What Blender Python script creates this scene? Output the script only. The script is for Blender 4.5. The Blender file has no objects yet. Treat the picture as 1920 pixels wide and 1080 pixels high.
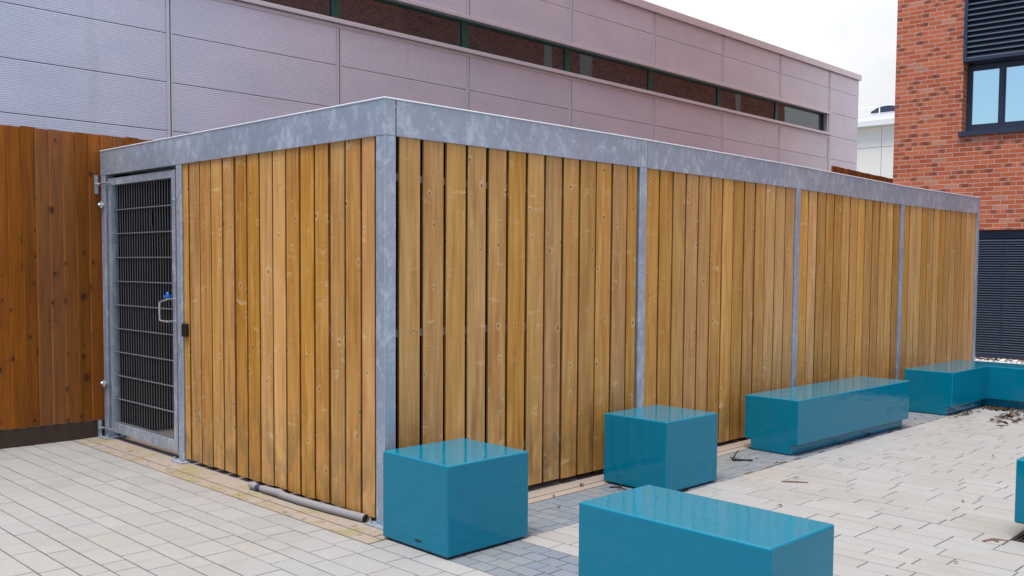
import bpy, bmesh, math, random
from mathutils import Vector, Matrix
R = math.radians
random.seed(7)
scene = bpy.context.scene
C = scene.collection

# ------------------------------------------------------------------ camera
cam = bpy.data.cameras.new("camera")
cam.sensor_width = 36.0
cam.lens = 1770.957 / 1920 * 36
cam.shift_x = (960 - 1044.96) / 1920
cam.shift_y = (591.51 - 540) / 1920
cam.clip_start = 0.05
cam.clip_end = 600
camo = bpy.data.objects.new("camera", cam)
C.objects.link(camo)
yw, pt, rl = R(43.0322), R(2.9887), R(0.5456)
F = Vector((math.cos(yw) * math.cos(pt), math.sin(yw) * math.cos(pt), -math.sin(pt)))
Rt = Vector((math.sin(yw), -math.cos(yw), 0))
Up = Rt.cross(F)
R2 = Rt * math.cos(rl) + Up * math.sin(rl)
U2 = -Rt * math.sin(rl) + Up * math.cos(rl)
M = Matrix((R2, U2, -F)).transposed().to_4x4()
M.translation = Vector((-3.48248, -4.69263, 1.62246))
camo.matrix_world = M
scene.camera = camo

# ------------------------------------------------------------------ sky and sun
SUN_EL, SUN_AZ = R(72), R(198)          # azimuth of the sun measured from +X towards +Y
w = bpy.data.worlds.new("World")
scene.world = w
w.use_nodes = True
nt = w.node_tree
nt.nodes.clear()
N = nt.nodes.new
sky = N("ShaderNodeTexSky"); sky.sky_type = 'NISHITA'; sky.sun_disc = False
sky.sun_elevation = SUN_EL; sky.sun_rotation = math.pi / 2 - SUN_AZ
sky.air_density = 1.0; sky.dust_density = 0.6; sky.ozone_density = 1.5
tc = N("ShaderNodeTexCoord")
dot = N("ShaderNodeVectorMath"); dot.operation = 'DOT_PRODUCT'
dot.inputs[1].default_value = (0.80, 0.45, 0.42)
nt.links.new(tc.outputs['Generated'], dot.inputs[0])
mp = N("ShaderNodeMapping"); mp.inputs['Scale'].default_value = (1.3, 1.3, 3.2)
nt.links.new(tc.outputs['Generated'], mp.inputs['Vector'])
nz = N("ShaderNodeTexNoise"); nz.inputs['Scale'].default_value = 1.6
nz.inputs['Detail'].default_value = 6; nz.inputs['Roughness'].default_value = 0.55
nt.links.new(mp.outputs[0], nz.inputs['Vector'])
ad = N("ShaderNodeMath"); ad.operation = 'MULTIPLY_ADD'; ad.inputs[1].default_value = 0.62
nt.links.new(dot.outputs['Value'], ad.inputs[0]); nt.links.new(nz.outputs['Fac'], ad.inputs[2])
rng = N("ShaderNodeMapRange"); rng.inputs['From Min'].default_value = 0.40; rng.inputs['From Max'].default_value = 0.72
rng.inputs['To Min'].default_value = 0.08; rng.inputs['To Max'].default_value = 1.0
nt.links.new(ad.outputs[0], rng.inputs['Value'])
skb = N("ShaderNodeVectorMath"); skb.operation = 'SCALE'; skb.inputs['Scale'].default_value = 1.8
nt.links.new(sky.outputs[0], skb.inputs[0])
mx = N("ShaderNodeMixRGB")
cl = N("ShaderNodeMixRGB"); cl.inputs[1].default_value = (12.4, 12.7, 13.2, 1); cl.inputs[2].default_value = (14.0, 14.0, 14.1, 1)
cn = N("ShaderNodeTexNoise"); cn.inputs['Scale'].default_value = 3.4; cn.inputs['Detail'].default_value = 6
nt.links.new(mp.outputs[0], cn.inputs['Vector'])
cr_ = N("ShaderNodeMapRange"); cr_.inputs['From Min'].default_value = 0.40; cr_.inputs['From Max'].default_value = 0.60
nt.links.new(cn.outputs['Fac'], cr_.inputs['Value']); nt.links.new(cr_.outputs[0], cl.inputs[0])
nt.links.new(cl.outputs[0], mx.inputs[2])
nt.links.new(rng.outputs[0], mx.inputs[0]); nt.links.new(skb.outputs[0], mx.inputs[1])
sz = N("ShaderNodeSeparateXYZ"); nt.links.new(tc.outputs['Generated'], sz.inputs[0])
gz = N("ShaderNodeMapRange"); gz.inputs['From Min'].default_value = 0.05; gz.inputs['From Max'].default_value = 1.0
gz.inputs['To Min'].default_value = 0.80; gz.inputs['To Max'].default_value = 1.7      # overcast: brighter overhead
nt.links.new(sz.outputs[2], gz.inputs['Value'])
mg = N("ShaderNodeVectorMath"); mg.operation = 'SCALE'
nt.links.new(mx.outputs[0], mg.inputs[0]); nt.links.new(gz.outputs[0], mg.inputs['Scale'])
mx = mg
bg = N("ShaderNodeBackground"); bg.inputs['Strength'].default_value = 0.071
nt.links.new(mx.outputs[0], bg.inputs['Color'])
out = N("ShaderNodeOutputWorld"); nt.links.new(bg.outputs[0], out.inputs['Surface'])

sd = bpy.data.lights.new("sun", 'SUN'); sd.energy = 3.0; sd.angle = R(22); sd.color = (1.0, 0.95, 0.87)
so = bpy.data.objects.new("sun", sd); C.objects.link(so)
sv = Vector((math.cos(SUN_AZ) * math.cos(SUN_EL), math.sin(SUN_AZ) * math.cos(SUN_EL), math.sin(SUN_EL)))
so.rotation_euler = sv.to_track_quat('Z', 'Y').to_euler()
so.location = (-8, -12, 20)

scene.view_settings.view_transform = 'Standard'
scene.view_settings.look = 'None'
scene.view_settings.gamma = 1.0
scene.view_settings.exposure = 0.12
scene.render.engine = 'CYCLES'
scene.cycles.use_denoising = True
scene.cycles.max_bounces = 8
scene.cycles.glossy_bounces = 4
scene.cycles.caustics_reflective = False
scene.cycles.caustics_refractive = False

# ------------------------------------------------------------------ node helper
class NT:
    def __init__(s, name):
        s.m = bpy.data.materials.new(name); s.m.use_nodes = True
        s.t = s.m.node_tree; s.t.nodes.clear()
        s.b = s.t.nodes.new("ShaderNodeBsdfPrincipled")
        o = s.t.nodes.new("ShaderNodeOutputMaterial")
        s.t.links.new(s.b.outputs[0], o.inputs[0])
    def put(s, sock, v):
        if isinstance(v, bpy.types.NodeSocket): s.t.links.new(v, sock)
        elif v is not None:
            if isinstance(v, tuple) and len(v) == 3 and sock.type == 'RGBA': v = (*v, 1)
            sock.default_value = v
    def math(s, op, a, b=None, c=None, clamp=False):
        n = s.t.nodes.new("ShaderNodeMath"); n.operation = op; n.use_clamp = clamp
        for i, v in enumerate((a, b, c)):
            if v is not None: s.put(n.inputs[i], v)
        return n.outputs[0]
    def mix(s, f, a, b, mode='MIX'):
        n = s.t.nodes.new("ShaderNodeMixRGB"); n.blend_type = mode
        s.put(n.inputs[0], f); s.put(n.inputs[1], a); s.put(n.inputs[2], b)
        return n.outputs[0]
    def rng(s, v, a, b, c=0.0, d=1.0, smooth=False):
        n = s.t.nodes.new("ShaderNodeMapRange")
        if smooth: n.interpolation_type = 'SMOOTHSTEP'
        s.put(n.inputs['Value'], v)
        for k, x in zip(('From Min', 'From Max', 'To Min', 'To Max'), (a, b, c, d)): n.inputs[k].default_value = x
        return n.outputs[0]
    def coord(s, kind='Object'):
        return s.t.nodes.new("ShaderNodeTexCoord").outputs[kind]
    def geo(s, kind='Position'):
        return s.t.nodes.new("ShaderNodeNewGeometry").outputs[kind]
    def map(s, v, scale=(1, 1, 1), loc=(0, 0, 0)):
        n = s.t.nodes.new("ShaderNodeMapping"); s.put(n.inputs['Vector'], v)
        n.inputs['Scale'].default_value = scale; n.inputs['Location'].default_value = loc
        return n.outputs[0]
    def sep(s, v):
        n = s.t.nodes.new("ShaderNodeSeparateXYZ"); s.put(n.inputs[0], v); return n.outputs
    def comb(s, x, y, z=0.0):
        n = s.t.nodes.new("ShaderNodeCombineXYZ")
        for i, v in enumerate((x, y, z)): s.put(n.inputs[i], v)
        return n.outputs[0]
    def noise(s, v, scale=5, detail=3, rough=0.5, dist=0.0):
        n = s.t.nodes.new("ShaderNodeTexNoise"); s.put(n.inputs['Vector'], v)
        n.inputs['Scale'].default_value = scale; n.inputs['Detail'].default_value = detail
        n.inputs['Roughness'].default_value = rough; n.inputs['Distortion'].default_value = dist
        return n.outputs['Fac']
    def vor(s, v, scale=5, rnd=1.0, feat='F1', dims='3D'):
        n = s.t.nodes.new("ShaderNodeTexVoronoi"); n.voronoi_dimensions = dims; n.feature = feat
        s.put(n.inputs['Vector'], v); n.inputs['Scale'].default_value = scale
        n.inputs['Randomness'].default_value = rnd
        return n.outputs
    def attr(s, name='tint'):
        n = s.t.nodes.new("ShaderNodeAttribute"); n.attribute_name = name
        return n.outputs['Color']
    def ramp(s, f, *stops):
        n = s.t.nodes.new("ShaderNodeValToRGB"); s.put(n.inputs[0], f)
        e = n.color_ramp.elements
        while len(e) < len(stops): e.new(0.5)
        for el, (p, c) in zip(e, stops): el.position = p; el.color = (*c, 1)
        return n.outputs[0]
    def bump(s, h, strength=0.3, dist=0.01):
        n = s.t.nodes.new("ShaderNodeBump"); s.put(n.inputs['Height'], h)
        n.inputs['Strength'].default_value = strength; n.inputs['Distance'].default_value = dist
        s.t.links.new(n.outputs[0], s.b.inputs['Normal'])
    def set(s, **k):
        names = dict(color='Base Color', rough='Roughness', metal='Metallic', spec='Specular IOR Level',
                     coat='Coat Weight', coatr='Coat Roughness', ior='IOR', coation='Coat IOR')
        for a, v in k.items(): s.put(s.b.inputs[names[a]], v)
        return s.m

def sepc(t, v):
    n = t.t.nodes.new("ShaderNodeSeparateColor"); t.put(n.inputs[0], v); return n.outputs

# ------------------------------------------------------------------ materials
def mat_wood(name, light, mid, dark, knot, halo, keep=0.5, kscale=7.0, green=0.0, saw=0.0, rough=0.6, damp=(0.10, 0.085, 0.03), dz=0.95, kbig=1.0):
    t = NT(name)
    uv = t.coord('UV'); u, v, _ = t.sep(uv)
    tint = sepc(t, t.attr('tint'))
    wob = t.noise(uv, 9, 2)
    kv = t.comb(t.math('MULTIPLY', u, 1.0), t.math('MULTIPLY', v, 0.72))
    kv2 = t.map(kv, loc=(wob.node.location.x * 0, 0, 0))
    V = t.vor(kv2, kscale, 1.0, dims='2D')
    d = V['Distance']; cr = sepc(t, V['Color'])
    keepm = t.math('GREATER_THAN', cr[0], 1 - keep)
    size = t.rng(t.math('POWER', cr[1], 1.8), 0, 1, 0.022 * kbig, 0.088 * kbig)
    dn = t.math('DIVIDE', t.math('ADD', d, t.rng(t.noise(uv, 55, 2), 0.3, 0.7, -0.02, 0.02)), size)
    core = t.math('MULTIPLY', t.rng(dn, 0.65, 1.05, 1, 0, True), keepm)
    ring = t.math('MULTIPLY', t.math('MULTIPLY', t.rng(dn, 0.9, 3.4, 1, 0, True), t.rng(wob, 0.38, 0.62, 0.1, 1.0)), keepm)
    # pale whorl patches across the plank
    wn = t.noise(t.comb(t.math('MULTIPLY', u, 0.8), t.math('MULTIPLY', v, 1.9)), 6.5, 3, 0.6, 0.5)
    whorl = t.math('MULTIPLY', t.rng(wn, 0.60, 0.72, 0, 1, True), t.rng(t.noise(t.comb(u, t.math('MULTIPLY', v, 0.8)), 3.0, 2), 0.42, 0.58, 0, 1))
    # grain, bending round the knots
    gu = t.math('ADD', u, t.math('MULTIPLY', ring, 0.010))
    g1 = t.noise(t.comb(t.math('MULTIPLY', gu, 1.0), t.math('MULTIPLY', v, 0.022)), 120, 4, 0.6, 0.25)
    g2 = t.noise(t.comb(t.math('MULTIPLY', gu, 1.0), t.math('MULTIPLY', v, 0.06)), 22, 3, 0.5, 0.3)
    g = t.math('ADD', t.math('MULTIPLY', g1, 0.45), t.math('MULTIPLY', g2, 0.55))
    g = t.math('ADD', g, t.math('MULTIPLY', t.math('SUBTRACT', tint[0], 0.5), 0.09))
    col = t.ramp(g, (0.34, dark), (0.50, mid), (0.66, light))
    big = t.noise(t.comb(u, t.math('MULTIPLY', v, 0.5)), 3.2, 3, 0.5)
    col = t.mix(t.rng(big, 0.35, 0.7, 0, 0.35), col, tuple(c * q for c, q in zip(mid, (0.92, 0.84, 0.68))))
    col = t.mix(t.math('MULTIPLY', whorl, 0.55), col, halo)
    col = t.mix(t.math('MULTIPLY', ring, 0.50), col, halo)
    col = t.mix(t.math('MULTIPLY', core, 0.85), col, knot)
    hue = t.t.nodes.new("ShaderNodeHueSaturation")
    t.put(hue.inputs['Hue'], t.rng(tint[1], 0, 1, 0.4960, 0.5020)); t.put(hue.inputs['Saturation'], t.rng(tint[2], 0, 1, 0.92, 1.06))
    t.put(hue.inputs['Value'], t.rng(tint[0], 0, 1, 0.87, 1.10)); t.put(hue.inputs['Color'], col)
    col = hue.outputs[0]
    if green:
        z = t.sep(t.geo())[2]
        gm = t.math('MULTIPLY', t.rng(z, 0.0, dz, 1, 0, True), t.rng(t.noise(t.comb(t.math('MULTIPLY', u, 2.0), v), 3.0, 4, 0.6), 0.42, 0.62, 0, 1, True))
        col = t.mix(t.math('MULTIPLY', gm, green), col, damp)
    h = t.math('ADD', t.math('MULTIPLY', g1, 0.4), t.math('ADD', t.math('MULTIPLY', ring, 0.5), t.math('MULTIPLY', wn, 1.6)))
    if saw:
        sw = t.noise(t.comb(t.math('MULTIPLY', u, 0.12), v), 150, 2, 0.5)
        h = t.math('ADD', h, t.math('MULTIPLY', sw, saw))
        col = t.mix(t.rng(sw, 0.4, 0.65, 0, 0.22), col, dark)
    t.bump(h, 0.4, 0.0035)
    return t.set(color=col, rough=rough, spec=0.45)

M_plank = mat_wood("treated_pine", (0.76, 0.445, 0.155), (0.61, 0.315, 0.085), (0.41, 0.178, 0.036),
                   (0.17, 0.065, 0.018), (0.84, 0.62, 0.33), keep=0.60, kscale=7.4, green=0.5, rough=0.42)
M_fence = mat_wood("stained_softwood", (0.43, 0.158, 0.022), (0.325, 0.104, 0.011), (0.200, 0.054, 0.005),
                   (0.060, 0.016, 0.005), (0.20, 0.055, 0.008), keep=0.55, kscale=5.6, saw=0.8, rough=0.8, kbig=1.9)

def mat_galv(name, base=(0.38, 0.445, 0.545), pale=(0.74, 0.82, 0.92), streak=1.0):
    t = NT(name); p = t.geo()
    x, y, z = t.sep(p)
    sp = t.vor(p, 60, 1.0)
    spc = sepc(t, sp['Color'])[0]
    st = t.noise(t.map(p, (1, 1, 0.62)), 12, 6, 0.72, 0.5)
    fine = t.noise(p, 45, 4, 0.65)
    big = t.noise(p, 1.7, 3, 0.5)
    f = t.math('ADD', t.math('MULTIPLY', t.rng(st, 0.46, 0.66, 0, 1, True), 0.50 * streak), t.math('MULTIPLY', t.math('SUBTRACT', spc, 0.5), 0.16))
    f = t.math('ADD', f, t.rng(big, 0.35, 0.7, -0.12, 0.28))
    col = t.mix(f, base, pale)
    col = t.mix(t.rng(fine, 0.30, 0.48, 0.35, 0), col, (0.27, 0.33, 0.42))
    rust = t.math('MULTIPLY', t.rng(t.noise(t.map(p, (1, 1, 0.35), (3, 5, 1)), 3.3, 4, 0.6), 0.58, 0.70, 0, 1, True), 0.28)
    col = t.mix(rust, col, (0.42, 0.37, 0.42))
    t.bump(t.math('ADD', fine, t.math('MULTIPLY', spc, 0.2)), 0.12, 0.002)
    return t.set(color=col, rough=t.rng(fine, 0.3, 0.7, 0.42, 0.62), metal=0.55, spec=0.5)
M_galv = mat_galv("galvanised_steel")

def mat_simple(name, color, rough=0.5, metal=0.0, spec=0.5, var=0.12, scale=18, bump=0.0):
    t = NT(name); p = t.geo(); n = t.noise(p, scale, 4, 0.6)
    c = t.mix(n, tuple(a * (1 - var) for a in color), tuple(min(1, a * (1 + var)) for a in color))
    if bump: t.bump(n, bump, 0.004)
    return t.set(color=c, rough=rough, metal=metal, spec=spec)
M_wire = mat_simple("wire_steel", (0.20, 0.21, 0.235), 0.45, 0.4, var=0.2, scale=60)
M_edge = mat_simple("zinc_edge_highlight", (0.72, 0.76, 0.82), 0.5, 0.2, var=0.06)  # sky highlight along the roof lip put into the zinc colour
M_bolt = mat_simple("zinc_bolt", (0.62, 0.66, 0.70), 0.3, 0.8, var=0.15, scale=80)
M_inner = mat_simple("shade_toned_inner_boards", (0.030, 0.021, 0.015), 0.9, var=0.5, scale=6)  # plank boards with the shelter's interior shade put into their colour
M_black = mat_simple("black_plastic", (0.012, 0.012, 0.013), 0.5)
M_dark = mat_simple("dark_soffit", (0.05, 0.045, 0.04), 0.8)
M_blue = mat_simple("blue_plastic", (0.02, 0.16, 0.62), 0.35)
M_anth = mat_simple("anthracite_coating", (0.030, 0.042, 0.078), 0.38, 0.0, 0.5, var=0.12, scale=5)
M_louv = mat_simple("slate_louvre", (0.095, 0.120, 0.165), 0.42, 0.0, 0.5, var=0.15, scale=4)
M_white = mat_simple("white_render", (0.93, 0.93, 0.92), 0.7, var=0.03, scale=2)
M_cream = mat_simple("cream_cladding", (0.97, 0.94, 0.85), 0.6, var=0.03, scale=2)
M_green = mat_simple("green_frame", (0.010, 0.085, 0.062), 0.35, var=0.2, scale=4)
M_palepanel = mat_simple("pale_panel", (0.70, 0.62, 0.52), 0.6, var=0.05)
M_foam = mat_simple("grey_foam", (0.28, 0.27, 0.285), 0.85, var=0.15, scale=30, bump=0.3)
M_tape = mat_simple("dark_tape", (0.035, 0.035, 0.09), 0.5)
M_leaf = mat_simple("dead_leaf", (0.078, 0.040, 0.022), 0.85, var=0.75, scale=40)
M_twig = mat_simple("dry_twig", (0.034, 0.022, 0.018), 0.85, var=0.4, scale=60)
M_twig2 = mat_simple("pinkish_twig", (0.26, 0.15, 0.12), 0.8, var=0.3, scale=60)
M_board = mat_simple("wet_gravel_board", (0.060, 0.034, 0.022), 0.75, var=0.45, scale=7, bump=0.3)
M_grate = mat_simple("cast_iron_grate", (0.030, 0.034, 0.042), 0.5, 0.3, var=0.3, scale=30)

def mat_teal():
    t = NT("teal_gelcoat"); p = t.coord('Object')
    sag = t.noise(t.map(p, (1.0, 1.0, 2.6)), 5.5, 3, 0.5, 0.9)
    grime = t.noise(p, 9, 5, 0.7)
    col = t.mix(t.rng(grime, 0.35, 0.75, 0, 0.35), (0.0003, 0.178, 0.282), (0.001, 0.205, 0.310))
    sc = t.noise(t.map(p, (1, 1, 1.6), (9, 3, 2)), 7.0, 7, 0.68, 0.6)
    col = t.mix(t.rng(sc, 0.63, 0.70, 0, 0.30), col, (0.002, 0.105, 0.170))
    sc2 = t.noise(t.map(p, (1, 1, 3.0), (1, 6, 2)), 34.0, 5, 0.7)
    col = t.mix(t.rng(sc2, 0.66, 0.74, 0, 0.22), col, (0.10, 0.30, 0.36))
    dust = t.noise(t.map(p, (1, 1, 1), (4, 2, 1)), 26, 5, 0.75)
    t.bump(sag, 0.16, 0.012)
    r = t.rng(dust, 0.52, 0.70, 0.045, 0.14)
    return t.set(color=col, rough=r, spec=0.30, coat=0.0)
M_teal = mat_teal()

def mat_paver(name, base, speck, warm):
    t = NT(name); p = t.geo(); tint = sepc(t, t.attr('tint'))
    sp = t.noise(p, 260, 2, 0.7)
    sp2 = t.noise(p, 95, 3, 0.7)
    c = t.mix(t.rng(sp, 0.36, 0.64, 0, 1), tuple(a * (1 - speck) for a in base), tuple(min(1, a * (1 + speck)) for a in base))
    c = t.mix(t.rng(sp2, 0.60, 0.72, 0, 0.22), c, tuple(a * 0.72 for a in base))
    hue = t.t.nodes.new("ShaderNodeHueSaturation")
    t.put(hue.inputs['Value'], t.rng(tint[0], 0, 1, 0.95, 1.04)); t.put(hue.inputs['Color'], c)
    t.put(hue.inputs['Saturation'], t.rng(tint[1], 0, 1, 0.6, 1.3)); c = hue.outputs[0]
    # mineral and algae stains with a shape of their own
    st = t.noise(p, 0.9, 5, 0.62, 0.4)
    c = t.mix(t.rng(st, 0.50, 0.70, 0, 0.42), c, warm)
    st2 = t.noise(t.map(p, (1, 1, 1), (7, 3, 0)), 3.1, 5, 0.65)
    c = t.mix(t.rng(st2, 0.54, 0.72, 0, 0.25), c, tuple(a * 0.66 for a in base))
    gum = t.vor(t.map(p, (1, 1, 0)), 3.2, 1.0)
    gk = t.math('MULTIPLY', t.rng(gum['Distance'], 0.030, 0.050, 1, 0), t.math('GREATER_THAN', sepc(t, gum['Color'])[0], 0.6))
    c = t.mix(t.math('MULTIPLY', gk, 0.35), c, tuple(a * 0.45 for a in base))
    t.bump(sp, 0.5, 0.0012)
    return t.set(color=c, rough=0.82, spec=0.3)
M_paver = mat_paver("granite_aggregate_paver", (0.350, 0.344, 0.342), 0.15, (0.315, 0.275, 0.22))
M_sett = mat_paver("slate_grey_sett", (0.195, 0.220, 0.265), 0.16, (0.23, 0.23, 0.20))

def mat_slab():
    t = NT("mossy_concrete"); p = t.geo(); x, y, z = t.sep(p)
    n1 = t.noise(p, 3.0, 6, 0.65, 0.4); n2 = t.noise(p, 38, 4, 0.7)
    c = t.mix(n2, (0.30, 0.250, 0.215), (0.44, 0.375, 0.33))
    mossy = t.math('MULTIPLY', t.rng(n1, 0.46, 0.60, 0, 1, True), t.math('LESS_THAN', x, 0.0))
    c = t.mix(t.math('MULTIPLY', mossy, 0.60), c, (0.29, 0.245, 0.075))
    n3 = t.noise(t.map(p, (1, 1, 1), (2, 9, 0)), 14, 5, 0.7)
    c = t.mix(t.math('MULTIPLY', t.rng(n3, 0.57, 0.66, 0, 0.85), t.math('LESS_THAN', x, -0.08)), c, (0.09, 0.075, 0.03))
    wet = t.noise(t.map(p, (1, 1, 1), (5, 1, 0)), 2.2, 4, 0.6)
    c = t.mix(t.rng(wet, 0.5, 0.7, 0, 0.3), c, (0.46, 0.32, 0.25))
    t.bump(n2, 0.4, 0.003)
    return t.set(color=c, rough=0.8, spec=0.3)
M_slab = mat_slab()
M_joint = mat_simple("sandy_joint", (0.120, 0.070, 0.040), 0.9, var=0.35, scale=30, bump=0.5)
M_ground = mat_simple("tarmac_ground", (0.20, 0.20, 0.20), 0.9, var=0.2, scale=3, bump=0.2)
M_gravel = mat_simple("white_pebble", (0.66, 0.65, 0.63), 0.7, var=0.12, scale=30, bump=0.6)

def mat_brick(name, sat=1.0):
    t = NT(name); u, v, _ = t.sep(t.coord('UV'))
    row = t.math('FLOOR', t.math('DIVIDE', v, 0.075))
    odd = t.math('FLOORED_MODULO', row, 2.0)
    wnr = t.t.nodes.new("ShaderNodeTexWhiteNoise"); wnr.noise_dimensions = '1D'; t.put(wnr.inputs['W'], row)
    uu = t.math('DIVIDE', t.math('ADD', u, t.math('MULTIPLY_ADD', odd, 0.1125, t.math('MULTIPLY', wnr.outputs['Value'], 0.02))), 0.225)
    colm = t.math('FLOOR', uu)
    fu = t.math('FRACT', uu); fv = t.math('FRACT', t.math('DIVIDE', v, 0.075))
    wob = t.rng(t.noise(t.coord('UV'), 40, 3, 0.6), 0.3, 0.7, -0.035, 0.035)
    eu = t.math('MINIMUM', fu, t.math('SUBTRACT', 1.0, fu)); ev = t.math('MINIMUM', fv, t.math('SUBTRACT', 1.0, fv))
    mu = t.rng(t.math('ADD', eu, t.math('MULTIPLY', wob, 0.33)), 0.018, 0.032, 1, 0); mv = t.rng(t.math('ADD', ev, wob), 0.055, 0.095, 1, 0)
    mort = t.math('MAXIMUM', mu, mv, clamp=True)
    wn = t.t.nodes.new("ShaderNodeTexWhiteNoise"); wn.noise_dimensions = '2D'
    t.put(wn.inputs['Vector'], t.comb(t.math('ADD', colm, 0.5), t.math('ADD', row, 0.5)))
    wc = sepc(t, wn.outputs['Color'])
    c = t.mix(wc[0], (0.47, 0.098, 0.042), (0.70, 0.195, 0.088))
    c = t.mix(t.rng(t.noise(t.coord('UV'), 30, 4, 0.7), 0.4, 0.7, 0, 0.4), c, (0.52, 0.14, 0.07))
    cx = t.math('ABSOLUTE', t.math('SUBTRACT', fu, t.rng(wc[2], 0, 1, 0.35, 0.75)))
    sm = t.math('MULTIPLY', t.rng(t.math('ADD', cx, t.rng(t.noise(t.coord('UV'), 22, 4, 0.7), 0.3, 0.7, -0.15, 0.15)), 0.10, 0.34, 1, 0, True), t.math('GREATER_THAN', wc[1], 0.74))
    c = t.mix(t.math('MULTIPLY', sm, 0.62), c, (0.10, 0.048, 0.040))
    pale = t.math('MULTIPLY', t.math('LESS_THAN', wc[1], 0.05), 0.45)
    c = t.mix(pale, c, (0.60, 0.36, 0.26))
    c = t.mix(mort, c, (0.56, 0.44, 0.39))
    h = t.math('SUBTRACT', t.math('MULTIPLY', t.noise(t.coord('UV'), 60, 4, 0.7), 0.3), mort)
    t.bump(h, 0.6, 0.006)
    return t.set(color=c, rough=0.85, spec=0.25)
M_brick = mat_brick("red_facing_brick")

def mat_clad():
    t = NT("micro_rib_metal"); p = t.geo(); x, y, z = t.sep(p)
    n = t.noise(t.map(p, (0.5, 1, 1)), 1.6, 4, 0.6); n2 = t.noise(t.map(p, (1, 1, 0.12)), 3.0, 5, 0.7)
    col = t.mix(t.rng(n, 0.35, 0.7), (0.74, 0.77, 0.90), (0.82, 0.83, 0.94))
    col = t.mix(t.rng(n2, 0.56, 0.74, 0, 0.30), col, (0.62, 0.60, 0.64))
    return t.set(color=col, rough=0.40, metal=0.60, spec=0.5)
M_clad = mat_clad()
M_trim = mat_simple("silver_trim", (0.70, 0.69, 0.76), 0.38, 0.55, var=0.08, scale=2)
M_gap = mat_simple("panel_gap", (0.030, 0.030, 0.040), 0.8)

def mat_glass(name, color, metal, rough=0.02, spec=0.9):
    t = NT(name); p = t.geo(); t.bump(t.noise(p, 1.3, 3), 0.09, 0.02)
    return t.set(color=color, metal=metal, rough=rough, spec=spec)
M_gribbon = mat_glass("tinted_ribbon_glass", (0.105, 0.118, 0.132), 0.75)
M_gblue = mat_glass("coated_window_glass", (0.74, 0.95, 1.0), 0.94)

# ------------------------------------------------------------------ mesh helpers
class MB:
    def __init__(s): s.v = []; s.f = []; s.uv = []; s.t = []
    def quad(s, pts, uvs=None, tint=(0.5, 0.5, 0.5)):
        i = len(s.v); s.v += [tuple(p) for p in pts]; s.f.append(tuple(range(i, i + len(pts))))
        s.uv.append(uvs or [(p[0] + p[1], p[2]) for p in pts]); s.t.append(tint)
    def box(s, a, b, M=None, tint=(0.5, 0.5, 0.5), uo=(0, 0)):
        (x0, y0, z0), (x1, y1, z1) = a, b
        P = [Vector((x, y, z)) for x in (x0, x1) for y in (y0, y1) for z in (z0, z1)]
        fc = [((0, 1, 3, 2), 'x'), ((4, 6, 7, 5), 'x'), ((0, 4, 5, 1), 'y'), ((2, 3, 7, 6), 'y'), ((0, 2, 6, 4), 'z'), ((1, 5, 7, 3), 'z')]
        for f, ax in fc:
            pts = [P[i] for i in f]
            if ax == 'x': uv = [(p.y + uo[0], p.z + uo[1]) for p in pts]
            elif ax == 'y': uv = [(p.x + uo[0], p.z + uo[1]) for p in pts]
            else: uv = [(p.x + uo[0], p.y + uo[1]) for p in pts]
            if M: pts = [M @ p for p in pts]
            s.quad(pts, uv, tint)
        return s
    def tube(s, path, r, n=8, cap=True, M=None):
        path = [Vector(p) for p in path]
        rr = r if isinstance(r, (list, tuple)) else [r] * len(path)
        rings = []
        for i, p in enumerate(path):
            d = (path[min(i + 1, len(path) - 1)] - path[max(i - 1, 0)]).normalized()
            a = d.orthogonal().normalized() if i == 0 else (rings[-1][1] - d * rings[-1][1].dot(d)).normalized()
            b = d.cross(a)
            rings.append(([p + (a * math.cos(k * 2 * math.pi / n) + b * math.sin(k * 2 * math.pi / n)) * rr[i] for k in range(n)], a))
        for i in range(len(rings) - 1):
            A, B = rings[i][0], rings[i + 1][0]
            for k in range(n):
                pts = [A[k], A[(k + 1) % n], B[(k + 1) % n], B[k]]
                if M: pts = [M @ p for p in pts]
                s.quad(pts)
        if cap:
            s.quad(rings[0][0][::-1]); s.quad(rings[-1][0])
        return s
    def build(s, name, mat, parent=None, smooth=False, bevel=0.0, merge=False):
        me = bpy.data.meshes.new(name); me.from_pydata(s.v, [], s.f)
        ul = me.uv_layers.new(name="UVMap")
        flat = [c for f in s.uv for q in f for c in q]
        ul.data.foreach_set('uv', flat)
        at = me.color_attributes.new("tint", 'FLOAT_COLOR', 'CORNER')
        flat = []
        for f, tn in zip(s.f, s.t): flat += [*tn, 1.0] * len(f)
        at.data.foreach_set('color', flat)
        me.materials.append(mat)
        if smooth or merge or bevel:
            bm = bmesh.new(); bm.from_mesh(me)
            bmesh.ops.remove_doubles(bm, verts=bm.verts, dist=1e-5)
            if bevel:
                bmesh.ops.bevel(bm, geom=list(bm.edges), offset=bevel, segments=2 if bevel > 0.004 else 1, profile=0.6, affect='EDGES', clamp_overlap=True)
            bm.to_mesh(me); bm.free()
        if smooth:
            me.polygons.foreach_set('use_smooth', [True] * len(me.polygons))
            try: me.set_sharp_from_angle(angle=R(40))
            except Exception: pass
        me.update()
        o = bpy.data.objects.new(name, me); C.objects.link(o)
        if parent:
            o.parent = parent
            o.matrix_parent_inverse = Matrix.Identity(4)
            o.location = -parent.location if not parent.get('_local') else (0, 0, 0)
        return o

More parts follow.
